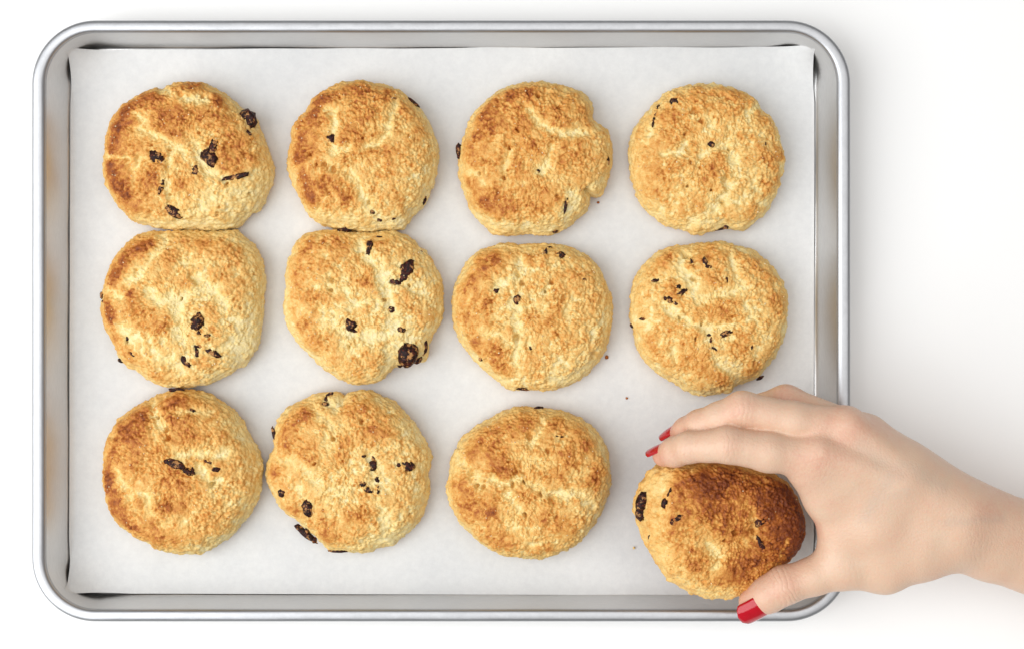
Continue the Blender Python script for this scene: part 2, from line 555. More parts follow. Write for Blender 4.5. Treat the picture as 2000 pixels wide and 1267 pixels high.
    # colour of the crust, darker in crumb gaps, fissures and pits
    bake = 0.09 + 0.08 * mid * (1 - isl) + isl * bl * 0.92 + 0.10 * (cell - 0.4) * isl - 0.13 * (crumb - 0.45) * gran + 0.08 * rag * isl + 0.09 * fiss
    sv = 0.20 + 0.10 * lay + 0.10 * mid + spec.get('sidebake', 0.0) + 0.16 * np.cos(th0 - math.radians(150)) * (spec.get('rim', 0.1) > 0.09)
    bake = bake * (1 - side * 0.75) + sv * side * 0.75
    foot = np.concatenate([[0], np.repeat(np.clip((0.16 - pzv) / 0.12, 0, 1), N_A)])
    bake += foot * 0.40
    bake += pits * 0.10
    bake = np.clip(bake, -0.05, 0.98)
    idx = np.arange(nr * N_A).reshape(nr, N_A) + 1
    nx = np.roll(idx, -1, 1)
    quads = np.stack([idx[:-1], idx[1:], nx[1:], nx[:-1]], -1).reshape(-1, 4)
    tri = np.stack([np.zeros(N_A, int), idx[0], nx[0], nx[0]], -1)[:, :3]
    me_v = np.concatenate([V2, [[0, 0, 0.0]]])
    botc = len(me_v) - 1
    tri2 = np.stack([np.full(N_A, botc), nx[-1], idx[-1]], -1)
    faces_q = quads; faces_t = np.concatenate([tri, tri2])
    me = bpy.data.meshes.new("scone")
    me.vertices.add(len(me_v)); me.vertices.foreach_set("co", me_v.astype(np.float32).ravel())
    tot = len(faces_q) * 4 + len(faces_t) * 3
    me.loops.add(tot)
    me.loops.foreach_set("vertex_index", np.concatenate([faces_q.ravel(), faces_t.ravel()]).astype(np.int32))
    me.polygons.add(len(faces_q) + len(faces_t))
    ls = np.concatenate([np.arange(len(faces_q)) * 4, len(faces_q) * 4 + np.arange(len(faces_t)) * 3]).astype(np.int32)
    lt = np.concatenate([np.full(len(faces_q), 4), np.full(len(faces_t), 3)]).astype(np.int32)
    me.polygons.foreach_set("loop_start", ls); me.polygons.foreach_set("loop_total", lt)
    me.update(calc_edges=True)
    me.polygons.foreach_set("use_smooth", [True] * len(me.polygons))
    me.materials.append(M_SCONE)
    ob = bpy.data.objects.new("scone", me); scene.collection.objects.link(ob)
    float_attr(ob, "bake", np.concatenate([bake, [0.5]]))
    ob.location = spec.get('loc', (base[0], base[1], 0.0024))
    if 'rot' in spec: ob.rotation_euler = spec['rot']
    tag(ob, spec['label'], "scone", "scones baked on the tray")
    # dried fruit pieces, half buried in the crust
    upper = np.where(np.concatenate([[1.0], np.repeat(pzv, N_A)]) > 0.30)[0]
    VT = V2[upper]; NT = Nrm[upper]
    lr = np.random.default_rng(seed * 13 + 5)
    for bb in spec.get('f', []):
        x0, y0, ra, rb, an = bb[:5]
        lift = bb[5] if len(bb) > 5 else 0.1
        if max(ra, rb) * sc < 4.0: continue
        big_r = max(ra, rb); ra, rb = max(ra, 0.20 * big_r), max(rb, 0.20 * big_r)
        X0, Y0 = (x0 - cx) * k, -(y0 - cy) * k
        dd = (VT[:, 0] - X0) ** 2 + (VT[:, 1] - Y0) ** 2
        j = np.argmin(dd)
        near = dd < (0.0022 ** 2)
        zz = VT[near, 2].mean() if near.sum() > 3 else VT[j, 2]
        A, B = max(ra * k, 0.0006) * 1.12, max(rb * k, 0.0006) * 1.12
        C = max(min(A, B) * 0.8, 0.0011)
        sph_n, sph_m = 22, 13
        tv = []
        for a in range(sph_m + 1):
            ph = math.pi * a / sph_m
            for b in range(sph_n):
                q = 2 * math.pi * b / sph_n
                tv.append((math.sin(ph) * math.cos(q), math.sin(ph) * math.sin(q), math.cos(ph)))
        tv = np.array(tv)
        fo = lr.random(3) * 90
        w = 1 + 0.26 * perlin(tv * 1.4 + fo) + 0.13 * perlin(tv * 3.3 + fo + 9)
        tv = tv * w[:, None] * np.array([A, B, C])
        a = -math.radians(an)
        ca, sa = math.cos(a), math.sin(a)
        tv = np.stack([tv[:, 0] * ca - tv[:, 1] * sa, tv[:, 0] * sa + tv[:, 1] * ca, tv[:, 2]], -1)
        off_edge = math.sqrt(dd[j])
        zc_ = zz + C * (lift - 0.62) if off_edge < 0.0015 else min(zz, H * 0.4)
        tv += np.array([X0, Y0, zc_])
        ff = []
        for a_ in range(sph_m):
            for b_ in range(sph_n):
                b2 = (b_ + 1) % sph_n
                ff.append((a_ * sph_n + b_, (a_ + 1) * sph_n + b_, (a_ + 1) * sph_n + b2, a_ * sph_n + b2))
        mesh_obj("dried_berry", tv, np.array(ff), M_BERRY, ob)
    # sugar grains on the crust
    ok = np.where((topw[:-1 if len(topw) == len(bake) + 1 else None] > 0.4) & (bake > 0.26))[0] if True else []
    w = (0.2 + np.clip(bake[ok], 0, 1)) * (uu[ok] + 0.05)
    pick = lr.choice(ok, size=spec.get('sugar', 80), replace=False, p=w / w.sum())
    cube = np.array([(x, y, z) for z in (-1, 1) for y in (-1, 1) for x in (-1, 1)], float)
    cf = np.array([(0, 2, 3, 1), (4, 5, 7, 6), (0, 1, 5, 4), (2, 6, 7, 3), (0, 4, 6, 2), (1, 3, 7, 5)])
    sv_, sf_ = [], []
    for j, i in enumerate(pick):
        q = lr.normal(size=(3, 3)); q, _ = np.linalg.qr(q)
        sz = lr.uniform(0.00012, 0.00040) * np.array([1, 0.85, 0.7])
        sv_.append((cube * sz) @ q + V2[i] + Nrm[i] * 0.00012); sf_.append(cf + 8 * j)
    sg = mesh_obj("sugar_grains", np.concatenate(sv_), np.concatenate(sf_), M_SUGAR, ob, smooth=False)
    sg["kind"] = "stuff"
    return ob


S = []
S.append(dict(  # A
    crop=(180, 140, 0.2525), c=(740, 650), base=0.50, rim=0.16, h=1.05, bk=0.60,
    label="browned scone in the tray's top left corner with a black berry on its right edge",
    o=[(700,88),(780,72),(860,80),(930,120),(1000,165),(1080,220),(1150,285),(1215,335),(1262,370),(1280,430),(1330,530),(1370,640),(1395,740),(1385,870),(1340,970),(1290,1050),(1200,1130),(1120,1200),(950,1225),(750,1220),(560,1215),(450,1190),(300,1140),(200,1050),(120,920),(80,770),(95,600),(110,490),(160,370),(260,250),(380,170),(500,122),(540,145),(600,112)],
    b=[(300,300,150,.35),(230,550,130,.3),(230,820,150,.3),(650,440,170,.3),(1150,650,150,.45),(810,100,65,.75),(985,245,45,.6),(380,440,60,.35),(500,860,110,.35),(420,170,60,.35),(300,1000,120,.25),(780,900,60,.2),(1050,380,100,.25),(850,360,80,.25),(1180,780,80,.2)],
    p=[([(560,150),(720,240),(930,260)],60),([(390,360),(480,390),(420,470),(520,520),(640,580),(760,650)],52),([(680,620),(640,800),(640,950),(650,1000)],42),([(860,600),(900,720),(960,810),(1060,850)],60),([(780,1130),(1000,1000),(1280,930)],150,.75),([(400,1180),(700,1190),(1000,1190)],60),([(120,650),(200,690),(340,690)],25),([(440,700),(380,800)],40,.8)],
    f=[(1222,380,58,72,-20,.55),(955,690,75,50,40,.25),(990,610,28,60,15,.2),(560,690,66,48,30,-.12),(595,910,16,60,20,.2),(855,800,34,50,-10,-.05),(672,1090,70,40,35,.2),(1150,838,95,14,-12,.2),(385,728,12,15,0,.3),(1240,500,30,14,50,.2)],
    k=[(1255,970,14),(1085,890,14),(890,230,12)]))
S.append(dict(  # B
    crop=(180, 430, 0.2605), c=(680, 660), base=0.36, rim=0.18, h=0.98, bk=0.54,
    label="pale scone in the leftmost column, middle row, browned along its left rim",
    o=[(640,78),(760,85),(900,85),(1000,78),(1080,80),(1150,130),(1220,220),(1280,320),(1295,430),(1285,560),(1280,720),(1250,850),(1235,960),(1150,1060),(1050,1140),(920,1210),(760,1245),(600,1245),(450,1215),(330,1130),(230,1060),(150,930),(100,800),(65,680),(80,560),(95,450),(140,330),(220,210),(320,120),(420,85),(530,85)],
    b=[(430,200,90,.55),(250,270,110,.4),(180,430,80,.45),(340,560,55,.8),(370,660,80,.45),(160,720,80,.5),(560,780,120,.4),(420,800,60,.35),(780,480,80,.35),(620,280,70,.35),(860,210,80,.25),(620,400,60,.2),(1080,330,120,.2),(960,440,60,.3),(1100,560,100,.25),(190,900,60,.5),(900,720,100,.3),(300,1100,100,.3),(560,1200,130,.3),(880,1080,80,.25),(1040,830,90,.2),(960,1080,50,.25)],
    p=[([(540,110),(600,200),(520,260),(400,430),(340,450)],55),([(180,520),(260,590)],50),([(480,540),(560,620),(700,600),(860,520),(950,530),(1040,640)],60),([(690,680),(700,800),(690,860)],60),([(240,790),(330,870)],50),([(520,1050),(640,1050),(700,1130)],50,.8),([(1100,900),(1200,930)],60),([(800,430),(850,470)],35),([(940,980),(1050,930)],45,.8)],
    f=[(835,765,48,60,20,.2),(850,840,18,16,0,.2),(905,865,26,14,-10,.1),(845,940,38,12,0,.2),(828,990,16,38,-10,.2),(945,990,62,22,25,.25),(735,1045,58,24,48,.15),(345,1000,24,12,40,.2),(305,885,16,16,0,.2),(360,890,10,14,0,.2),(120,610,18,10,0,.2),(80,565,14,26,0,.3),(230,1050,26,16,10,.3),(740,810,10,12,0,.2),(750,655,10,14,0,.1)],
    k=[(705,595,12),(1235,420,10),(300,900,14)]))
S.append(dict(  # C
    crop=(180, 740, 0.2842), c=(620, 640), base=0.47, rim=0.18, h=1.08, bk=0.54,
    label="round brown scone in the tray's bottom left corner with berries near its centre",
    o=[(600,72),(700,85),(830,115),(940,190),(1020,290),(1090,400),(1145,500),(1165,640),(1155,760),(1100,880),(1040,980),(960,1080),(850,1140),(720,1195),(600,1190),(440,1165),(405,1125),(300,1090),(200,1010),(130,910),(100,780),(78,610),(85,530),(110,390),(160,310),(250,220),(380,140),(500,100)],
    b=[(380,200,100,.4),(210,300,45,.6),(340,400,70,.35),(620,150,90,.4),(720,360,100,.4),(860,240,60,.35),(150,660,70,.45),(220,880,110,.4),(500,960,55,.55),(640,680,130,.35),(560,850,60,.45),(690,860,50,.45),(380,850,60,.35),(1150,680,35,.6),(1110,820,30,.5),(1040,920,30,.5),(330,1050,90,.3),(560,1050,100,.25),(470,1130,50,.4),(930,560,120,.15),(840,960,120,.15),(590,260,40,.4),(430,560,120,.2)],
    p=[([(430,150),(470,220),(520,300),(560,320)],45),([(620,220),(740,210),(850,220)],40,.8),([(640,500),(760,490),(860,500),(960,490)],55),([(780,570),(840,660),(880,700)],45),([(220,600),(260,700),(300,760),(360,880)],35,.8),([(420,760),(460,900),(560,960)],45,.7),([(900,270),(1000,320),(1080,470)],50,.6)],
    f=[(625,560,70,32,22,.2),(715,610,42,20,12,.25),(740,610,12,26,0,.2),(845,545,30,12,20,.1),(895,597,28,18,0,.25),(690,515,12,12,0,.2),(720,205,26,10,20,.0),(590,72,50,14,0,.3)],
    k=[(570,330,22),(485,240,14),(875,690,16),(580,375,18)]))
S.append(dict(  # D
    crop=(540, 140, 0.2526), c=(680, 650), base=0.47, rim=0.12, h=1.05,
    label="scone in the top row, second from left, with a pale crack and small black speck",
    o=[(690,75),(820,105),(960,160),(1060,240),(1150,340),(1210,460),(1255,590),(1245,740),(1200,900),(1120,1050),(1050,1110),(975,1220),(830,1235),(650,1240),(470,1215),(340,1190),(240,1090),(160,940),(95,800),(95,640),(120,520),(130,425),(220,310),(290,210),(400,130),(500,90),(600,80)],
    b=[(640,180,110,.4),(840,180,110,.3),(330,220,120,.35),(330,400,80,.4),(1010,300,70,.35),(260,580,120,.35),(220,700,60,.45),(700,440,150,.25),(300,980,110,.5),(570,980,70,.5),(440,860,90,.35),(560,570,70,.3),(330,640,60,.3),(880,700,110,.25),(1100,480,90,.3),(230,840,60,.35),(960,1010,60,.3),(150,420,40,.4),(820,850,100,.2)],
    p=[([(400,320),(470,350),(490,450),(460,570),(480,660),(580,620)],48),([(930,270),(900,400),(880,460)],45),([(700,620),(790,580),(880,530)],45),([(620,820),(680,930),(720,1050)],48),([(250,1100),(420,1140),(620,1160)],80,.7),([(110,760),(170,820),(150,880)],50,.9),([(740,1080),(840,1180),(980,1170)],70,.8),([(420,740),(480,800)],45,.7),([(730,460),(820,450)],35,.6)],
    f=[(455,550,34,30,30,.25),(755,1100,20,16,30,.2),(803,1155,26,14,10,.2),(918,1147,16,10,-20,.1),(1055,240,60,10,38,.4),(1148,1000,10,32,20,.3),(540,1222,55,22,-8,.3),(880,458,10,14,0,.1),(1258,580,14,12,0,.3),(925,235,16,8,0,.1)],
    k=[(480,785,22),(400,745,16),(350,740,12),(745,1040,26),(290,670,14)]))
S.append(dict(  # E
    crop=(540, 430, 0.2605), c=(640, 640), base=0.34, rim=0.08, h=0.95,
    label="pale scone in the middle row with a glossy black berry bulging from its lower right",
    o=[(350,72),(460,75),(560,90),(700,88),(880,85),(980,120),(1080,210),(1170,310),(1240,440),(1252,600),(1230,760),(1170,880),(1140,930),(1135,1005),(1080,1055),(970,1075),(900,1100),(860,1130),(780,1210),(640,1225),(480,1200),(370,1130),(280,1040),(160,930),(90,810),(50,680),(70,560),(70,440),(80,310),(130,190),(230,100)],
    b=[(240,200,80,.5),(430,130,80,.35),(280,330,110,.3),(510,250,100,.35),(660,400,100,.4),(700,470,60,.4),(260,580,45,.6),(370,600,60,.45),(500,590,50,.4),(260,770,70,.45),(300,880,60,.4),(660,720,80,.35),(800,160,80,.35),(970,600,100,.35),(1100,740,100,.3),(1200,520,60,.4),(420,940,120,.25),(740,1000,100,.25),(330,700,35,.4),(620,1100,120,.15),(930,230,100,.25),(700,320,60,.3),(160,430,60,.3)],
    p=[([(640,190),(700,300),(780,360),(830,500),(870,620),(900,760)],55),([(430,450),(430,540),(540,520)],50,.8),([(370,760),(480,800),(540,920)],55,.8),([(600,640),(720,600)],45,.7),([(620,860),(760,880),(840,850)],55),([(100,450),(90,700),(150,860)],60,.7),([(880,480),(1000,490),(1080,560)],40,.8),([(830,900),(880,1000)],60,.6)],
    f=[(985,390,50,80,30,.25),(905,470,42,20,20,.2),(712,215,22,58,8,.2),(780,135,32,8,0,.2),(878,672,24,22,20,.25),(905,705,14,10,40,.2),(950,820,30,20,0,.25),(580,780,42,42,40,.1),(590,822,42,14,12,.2),(995,1000,62,78,20,.75),(1112,955,22,52,10,.5),(1050,1040,40,30,0,.2),(935,1080,26,16,-30,.4),(1085,232,22,8,40,.3),(860,430,12,12,0,.2)],
    k=[(440,450,20),(430,530,14),(1010,490,14),(560,945,14),(825,605,14)]))
S.append(dict(  # F
    crop=(500, 740, 0.2842), c=(640, 620), base=0.38, rim=0.08, h=1.0,
    label="lumpy scone in the bottom row, second from left, scattered with dark berries",
    o=[(640,88),(740,80),(850,105),(960,170),(1060,270),(1150,400),(1210,540),(1182,660),(1180,800),(1140,950),(1060,1050),(960,1130),(870,1150),(790,1185),(620,1180),(500,1160),(420,1085),(350,1030),(260,960),(170,890),(110,770),(65,680),(80,570),(130,460),(125,350),(160,260),(240,180),(370,120),(480,95),(570,85),(608,120)],
    b=[(280,230,110,.3),(230,400,100,.3),(380,220,60,.35),(700,220,110,.35),(840,380,90,.45),(800,320,60,.35),(390,500,70,.35),(120,620,60,.4),(600,520,80,.25),(780,880,100,.35),(660,980,120,.3),(920,560,80,.2),(1000,820,100,.25),(480,1000,90,.3),(540,1080,80,.4),(300,870,60,.3),(1080,950,60,.35),(640,420,70,.25),(270,600,60,.3),(880,240,70,.25),(170,880,40,.4)],
    p=[([(500,150),(560,190),(610,110)],50),([(430,200),(480,260),(560,330)],45,.8),([(180,520),(260,560),(360,600),(440,700)],60,.8),([(800,500),(860,590),(820,700)],50,.7),([(560,760),(460,860)],50,.5),([(880,940),(930,1020),(960,1090)],60,.8),([(1000,330),(1120,420)],60,.6),([(500,380),(520,460)],40,.6),([(760,1090),(900,1120)],45,.7)],
    f=[(505,110,34,14,-35,.2),(492,140,12,22,0,.1),(490,168,24,16,0,.25),(825,525,14,18,0,.25),(822,575,28,34,20,.2),(850,665,26,16,60,.05),(755,695,20,22,0,.25),(798,738,40,18,12,.25),(858,738,10,28,5,.2),(1055,580,44,32,10,.25),(1000,570,16,14,0,.2),(1082,628,10,12,0,.2),(758,510,18,14,-40,.1),(380,860,34,55,-10,.25),(203,760,26,28,30,.25),(138,390,14,62,-18,.35),(340,1060,90,20,40,.35),(352,1040,14,22,0,.2),(400,1105,16,20,0,.3),(560,1175,60,8,3,.2)],
    k=[(545,400,18),(430,560,12),(830,970,16),(1075,915,14),(745,275,14)]))
S.append(dict(  # G
    crop=(870, 140, 0.2604), c=(670, 660), base=0.50, rim=0.07, h=1.05, rimdir=140,
    label="golden scone third from left in the top row, chunk broken from lower right",
    o=[(750,85),(900,115),(1040,175),(1095,240),(1112,335),(1118,372),(1165,400),(1215,440),(1245,540),(1258,640),(1235,760),(1200,870),(1165,945),(1085,930),(1070,1030),(990,1110),(900,1180),(790,1220),(640,1215),(560,1220),(480,1225),(360,1210),(270,1130),(200,1050),(140,930),(105,800),(100,690),(120,560),(160,420),(220,310),(320,210),(420,140),(560,95)],
    b=[(480,200,55,.5),(330,400,140,.25),(560,400,110,.25),(230,560,110,.25),(830,380,90,.25),(650,600,110,.3),(780,500,70,.25),(540,740,80,.3),(300,1010,110,.4),(450,1060,90,.35),(900,230,110,.2),(1040,330,60,.3),(1180,430,40,.5),(960,720,140,.25),(1000,870,60,.35),(150,850,50,.3),(700,980,110,.2),(360,680,90,.2)],
    p=[([(630,320),(690,420),(760,460),(880,500),(1060,490)],45),([(800,600),(760,700),(710,780)],42),([(480,620),(440,760)],35,.7),([(150,740),(240,790),(300,860)],45,.8),([(950,920),(960,1000),(900,1100)],90,.9),([(1050,930),(1100,880),(1160,820)],60,.8),([(220,1080),(380,1160),(600,1180),(800,1180)],75,.9),([(1130,420),(1130,560)],60,.6),([(620,510),(700,520)],30,.5)],
    f=[(100,590,20,48,0,.4),(105,640,14,20,0,.3),(1212,680,12,30,-10,.3),(895,1010,12,62,8,.1),(690,770,16,12,30,.2),(820,1200,22,14,0,.3),(1185,750,8,8,0,.2),(316,946,7,7,0,.2)],
    k=[(850,310,14),(690,220,18),(440,825,16),(545,480,14),(1070,905,24),(830,960,14),(470,600,14),(260,800,10)]))
S.append(dict(  # H
    crop=(870, 460, 0.2525), c=(670, 640), base=0.39, rim=0.06, h=0.98,
    label="pale golden scone in the middle row, third from left, with one small black hole",
    o=[(420,65),(560,70),(700,65),(850,70),(1000,110),(1130,190),(1220,300),(1270,430),(1290,590),(1280,720),(1240,850),(1190,960),(1130,1040),(1030,1120),(860,1190),(720,1190),(600,1190),(470,1185),(420,1130),(330,1060),(220,970),(140,870),(80,760),(50,600),(55,480),(90,330),(160,200),(270,110)],
    b=[(300,170,90,.45),(400,170,60,.45),(320,300,60,.5),(210,370,60,.4),(330,530,90,.45),(660,190,50,.4),(950,360,140,.25),(640,630,60,.35),(240,860,80,.45),(410,880,80,.35),(400,980,90,.4),(700,920,100,.4),(900,780,140,.2),(1100,520,130,.2),(760,720,90,.25),(480,1030,60,.35),(480,720,50,.3),(870,600,80,.2),(660,370,60,.25),(1030,1000,110,.2),(540,120,60,.3),(190,620,60,.3)],
    p=[([(560,180),(570,300),(480,360),(400,400)],55),([(540,520),(560,680),(560,820),(540,960)],48),([(780,400),(760,460)],35,.7),([(300,740),(420,760),(500,840)],50,.7),([(930,560),(950,720)],45,.7),([(420,90),(520,100),(640,110)],50,.6),([(640,100),(700,200)],40,.5),([(150,780),(200,880),(320,1040),(480,1140)],55,.7),([(820,1100),(950,1120),(1100,1020)],70,.8),([(700,540),(600,560)],35,.6)],
    f=[(553,500,27,32,15,.25),(395,435,24,18,-20,.1),(770,145,12,36,10,.2),(805,100,20,10,10,.2),(888,160,30,24,20,.2),(1062,343,16,8,20,.2),(1110,350,12,6,20,.1),(748,514,9,9,0,.2),(765,208,8,8,0,.2),(646,428,7,7,0,.2),(466,936,12,10,0,.2),(278,945,16,20,30,.3),(655,868,10,16,-20,.1),(560,1172,70,9,14,.35),(405,1112,12,8,30,.3)],
    k=[(550,785,24),(815,370,16),(590,380,22),(910,495,24),(1150,920,28),(560,310,24),(765,440,16),(175,775,20)]))
S.append(dict(  # I
    crop=(860, 780, 0.2526), c=(680, 650), base=0.45, rim=0.07, h=1.12, rimdir=100,
    label="plain domed scone in the bottom row left of the hand, almost without berries",
    o=[(550,70),(680,65),(790,55),(900,75),(1040,125),(1150,190),(1250,300),(1300,440),(1320,590),(1300,740),(1250,860),(1180,980),(1080,1090),(940,1165),(780,1230),(640,1220),(500,1195),(380,1150),(270,1070),(190,990),(110,870),(60,760),(42,670),(70,540),(110,410),(160,300),(260,220),(400,140)],
    b=[(660,160,120,.4),(450,200,100,.3),(240,380,90,.4),(440,440,120,.4),(510,540,60,.4),(880,180,70,.4),(780,260,50,.35),(1180,560,70,.55),(1180,640,50,.5),(350,800,110,.45),(420,830,50,.5),(210,680,100,.3),(860,580,90,.25),(640,720,70,.35),(620,540,50,.3),(850,860,120,.25),(950,960,100,.35),(500,1030,70,.4),(840,1110,50,.55),(750,1170,60,.4),(1080,360,130,.25),(960,440,80,.25),(180,830,90,.3),(1140,330,70,.3),(400,1080,100,.2)],
    p=[([(800,180),(720,280),(700,320)],48),([(180,450),(240,530),(320,640)],55,.8),([(130,430),(180,500)],70,.8),([(400,580),(530,620),(590,580),(740,640),(850,690),(960,700)],45),([(1000,660),(1120,740),(1160,790)],50,.8),([(560,400),(680,430),(760,470),(880,460)],40,.6),([(520,700),(640,840)],45,.6),([(700,1090),(760,1060)],40,.7),([(1180,250),(1280,450)],55,.6)],
    f=[(760,62,36,12,-5,.35),(1240,703,14,10,-20,.3),(775,1230,12,8,0,.3),(910,265,34,6,5,.0),(930,290,10,14,0,.0)],
    k=[(855,735,34),(825,370,20),(565,625,18),(690,260,18),(770,695,16),(650,858,16),(245,545,26),(575,540,18),(330,645,16),(650,600,14),(290,645,18)]))
S.append(dict(  # J
    crop=(1210, 140, 0.2604), c=(650, 650), base=0.42, rim=0.06, h=0.92, rimdir=20,
    label="scone in the tray's top right corner with a notched right edge",
    o=[(480,105),(640,95),(800,105),(930,140),(1040,215),(1058,270),(1078,300),(1135,325),(1190,430),(1230,560),(1240,680),(1215,800),(1170,940),(1100,1060),(1020,1130),(920,1185),(790,1175),(700,1200),(550,1225),(515,1190),(380,1160),(260,1080),(170,1000),(110,870),(75,720),(70,590),(90,470),(140,380),(200,290),(290,210),(380,140)],
    b=[(850,170,120,.3),(350,370,90,.3),(560,200,80,.25),(270,760,80,.35),(330,580,90,.25),(700,720,90,.35),(650,830,80,.3),(1070,350,70,.4),(1180,420,50,.45),(1190,660,40,.6),(1170,820,30,.7),(1090,880,60,.4),(960,1060,60,.4),(800,1080,70,.2),(580,1000,70,.3),(1080,620,110,.25),(550,600,60,.25),(560,460,80,.2),(140,440,60,.25),(1000,200,70,.3),(640,1170,40,.3),(900,560,110,.15),(280,900,90,.2)],
    p=[([(930,330),(1030,280),(1060,300)],50),([(640,370),(680,440)],45,.7),([(310,640),(400,640),(470,590),(510,620)],45),([(600,650),(680,600),(760,560),(830,680)],48,.9),([(740,820),(800,880),(740,1000),(700,1040)],50),([(230,430),(220,490)],35),([(540,1140),(660,1140),(780,1170),(900,1190)],50,.9),([(470,800),(490,900)],35,.6),([(940,780),(960,850)],45,.6)],
    f=[(400,246,36,24,5,.25),(280,285,14,22,30,.2),(240,400,9,36,10,.2),(255,340,6,26,20,.2),(663,573,26,22,10,.25),(595,660,8,8,0,.2),(1065,568,8,16,10,.1),(795,1162,18,20,-30,.3),(760,1182,40,8,-10,.3),(1010,685,6,8,0,.2),(885,200,8,8,0,.1),(490,945,8,8,0,.1)],
    k=[(500,620,36),(595,405,20),(535,318,20),(750,1005,22),(755,820,26),(720,205,14),(465,500,12),(505,705,14),(670,905,12),(800,605,14),(490,885,12)]))
S.append(dict(  # K
    crop=(1210, 460, 0.2525), c=(690, 650), base=0.40, rim=0.05, h=0.98, rimdir=0,
    label="scone in the rightmost column, middle row, just above the hand",
    o=[(510,68),(640,55),(800,50),(910,75),(1000,95),(1100,170),(1190,250),(1260,370),(1300,500),(1300,640),(1270,790),(1220,900),(1150,1000),(1080,1090),(900,1160),(860,1210),(760,1230),(660,1240),(560,1215),(480,1180),(380,1110),(250,1030),(160,900),(115,790),(85,650),(95,500),(115,350),(190,230),(300,130),(400,85)],
    b=[(400,130,70,.3),(280,230,80,.25),(380,450,90,.3),(640,110,90,.25),(700,380,90,.2),(740,600,130,.3),(800,640,60,.4),(380,690,60,.4),(900,830,110,.35),(880,330,80,.2),(1050,270,100,.25),(1120,500,50,.4),(1240,540,80,.35),(1010,1030,80,.45),(660,1040,120,.3),(490,960,70,.35),(780,1080,60,.3),(240,830,90,.15),(820,1190,50,.35),(560,620,60,.3),(1190,245,25,.5),(930,870,60,.3),(520,820,80,.2)],
    p=[([(480,140),(430,240),(500,300),(540,400)],52),([(580,520),(700,480),(840,440),(930,400),(860,300),(850,160)],42,.9),([(930,110),(1000,90)],50,.7),([(320,540),(420,620),(560,690),(640,720),(720,700),(830,690)],48),([(700,930),(760,1000),(850,1060)],48),([(390,880),(420,950)],40,.7),([(120,640),(200,700)],55,.7),([(900,660),(1000,640)],40,.5),([(620,1210),(720,1200)],40,.6),([(340,310),(240,370)],30,.5)],
    f=[(640,225,18,48,-18,.2),(655,250,26,16,10,.1),(540,222,8,32,-20,.2),(580,292,14,10,0,.2),(265,352,34,12,-12,.2),(455,450,46,18,-35,.2),(430,405,18,20,20,.2),(370,498,24,28,0,.15),(335,492,14,16,0,.2),(410,530,16,12,30,.1),(790,755,60,22,-22,.2),(662,768,16,12,0,.2),(675,805,9,34,5,.2),(705,872,28,8,32,.2),(172,645,26,13,0,.25),(95,698,20,12,40,.35),(122,712,9,14,0,.3),(140,668,12,6,-40,.2),(798,352,10,22,0,.1),(990,860,9,20,15,.1),(1085,1100,28,12,-30,.3),(436,224,7,7,0,.1)],
    k=[(490,150,26),(545,340,14),(600,685,14),(440,640,14),(780,1165,16),(565,795,12)]))
S.append(dict(  # L, lifted
    crop=(1200, 720, 0.4105), c=(515, 758), base=0.52, rim=0.05, h=1.12, zc=0.05, rimdir=0, sidebake=0.12, sugar=12, bk=0.66,
    label="scone held between red-nailed fingers at the tray's lower right, browned and painted with shade on one side",
    fit=1.035, o=[(250,432),(170,480),(122,550),(104,610),(102,660),(126,730),(155,820),(200,900),(260,970),(340,1030),(420,1065),(520,1080),(600,1070),(700,1015),(790,950),(865,880),(905,800),(908,700),(875,610),(825,540),(750,490),(640,450),(500,425),(350,420)],
    b=[(800,640,120,.5),(850,760,110,.55),(700,560,100,.4),(780,560,90,.3),(440,490,90,.5),(560,490,80,.4),(680,760,90,.45),(760,860,90,.4),(420,600,90,.3),(480,730,110,.3),(270,520,60,.3),(580,850,110,.25),(560,930,90,.3),(440,960,60,.25),(330,870,70,.2),(260,650,60,.2),(850,850,80,.35),(360,500,60,.4),(620,620,90,.25)],  # right-hand blobs mix real browning with painted shade from tilt and hand
    p=[([(390,790),(450,840),(430,900)],50,.9),([(600,660),(620,760)],26,.5),([(150,640),(160,760),(220,880),(330,980)],45,.5),([(200,480),(150,560)],40,.8),([(780,780),(760,860)],18,.5),([(500,800),(560,780)],30,.5),([(400,1020),(520,1040)],40,.6)],
    f=[(100,605,26,50,12,.9),(96,660,24,28,0,.8),(185,595,14,22,15,.2),(205,548,6,28,25,.2),(242,660,22,12,-25,.2),(215,680,10,14,0,.2),(642,690,26,18,-25,.1),(650,800,12,46,-28,.2),(140,770,8,14,0,.2)],
    k=[(515,735,14),(600,720,14),(470,770,10)]))
held = {}
scones = []
L = S[-1]
bL = P(1200 + L['c'][0] * L['crop'][2], 720 + L['c'][1] * L['crop'][2], 0.05)
L['loc'] = (bL[0] - 0.0015, bL[1] - 0.001, 0.036)
L['rot'] = (math.radians(4), math.radians(12), 0.0)
for i, sp in enumerate(S):
    scones.append(make_scone(sp, i + 1))

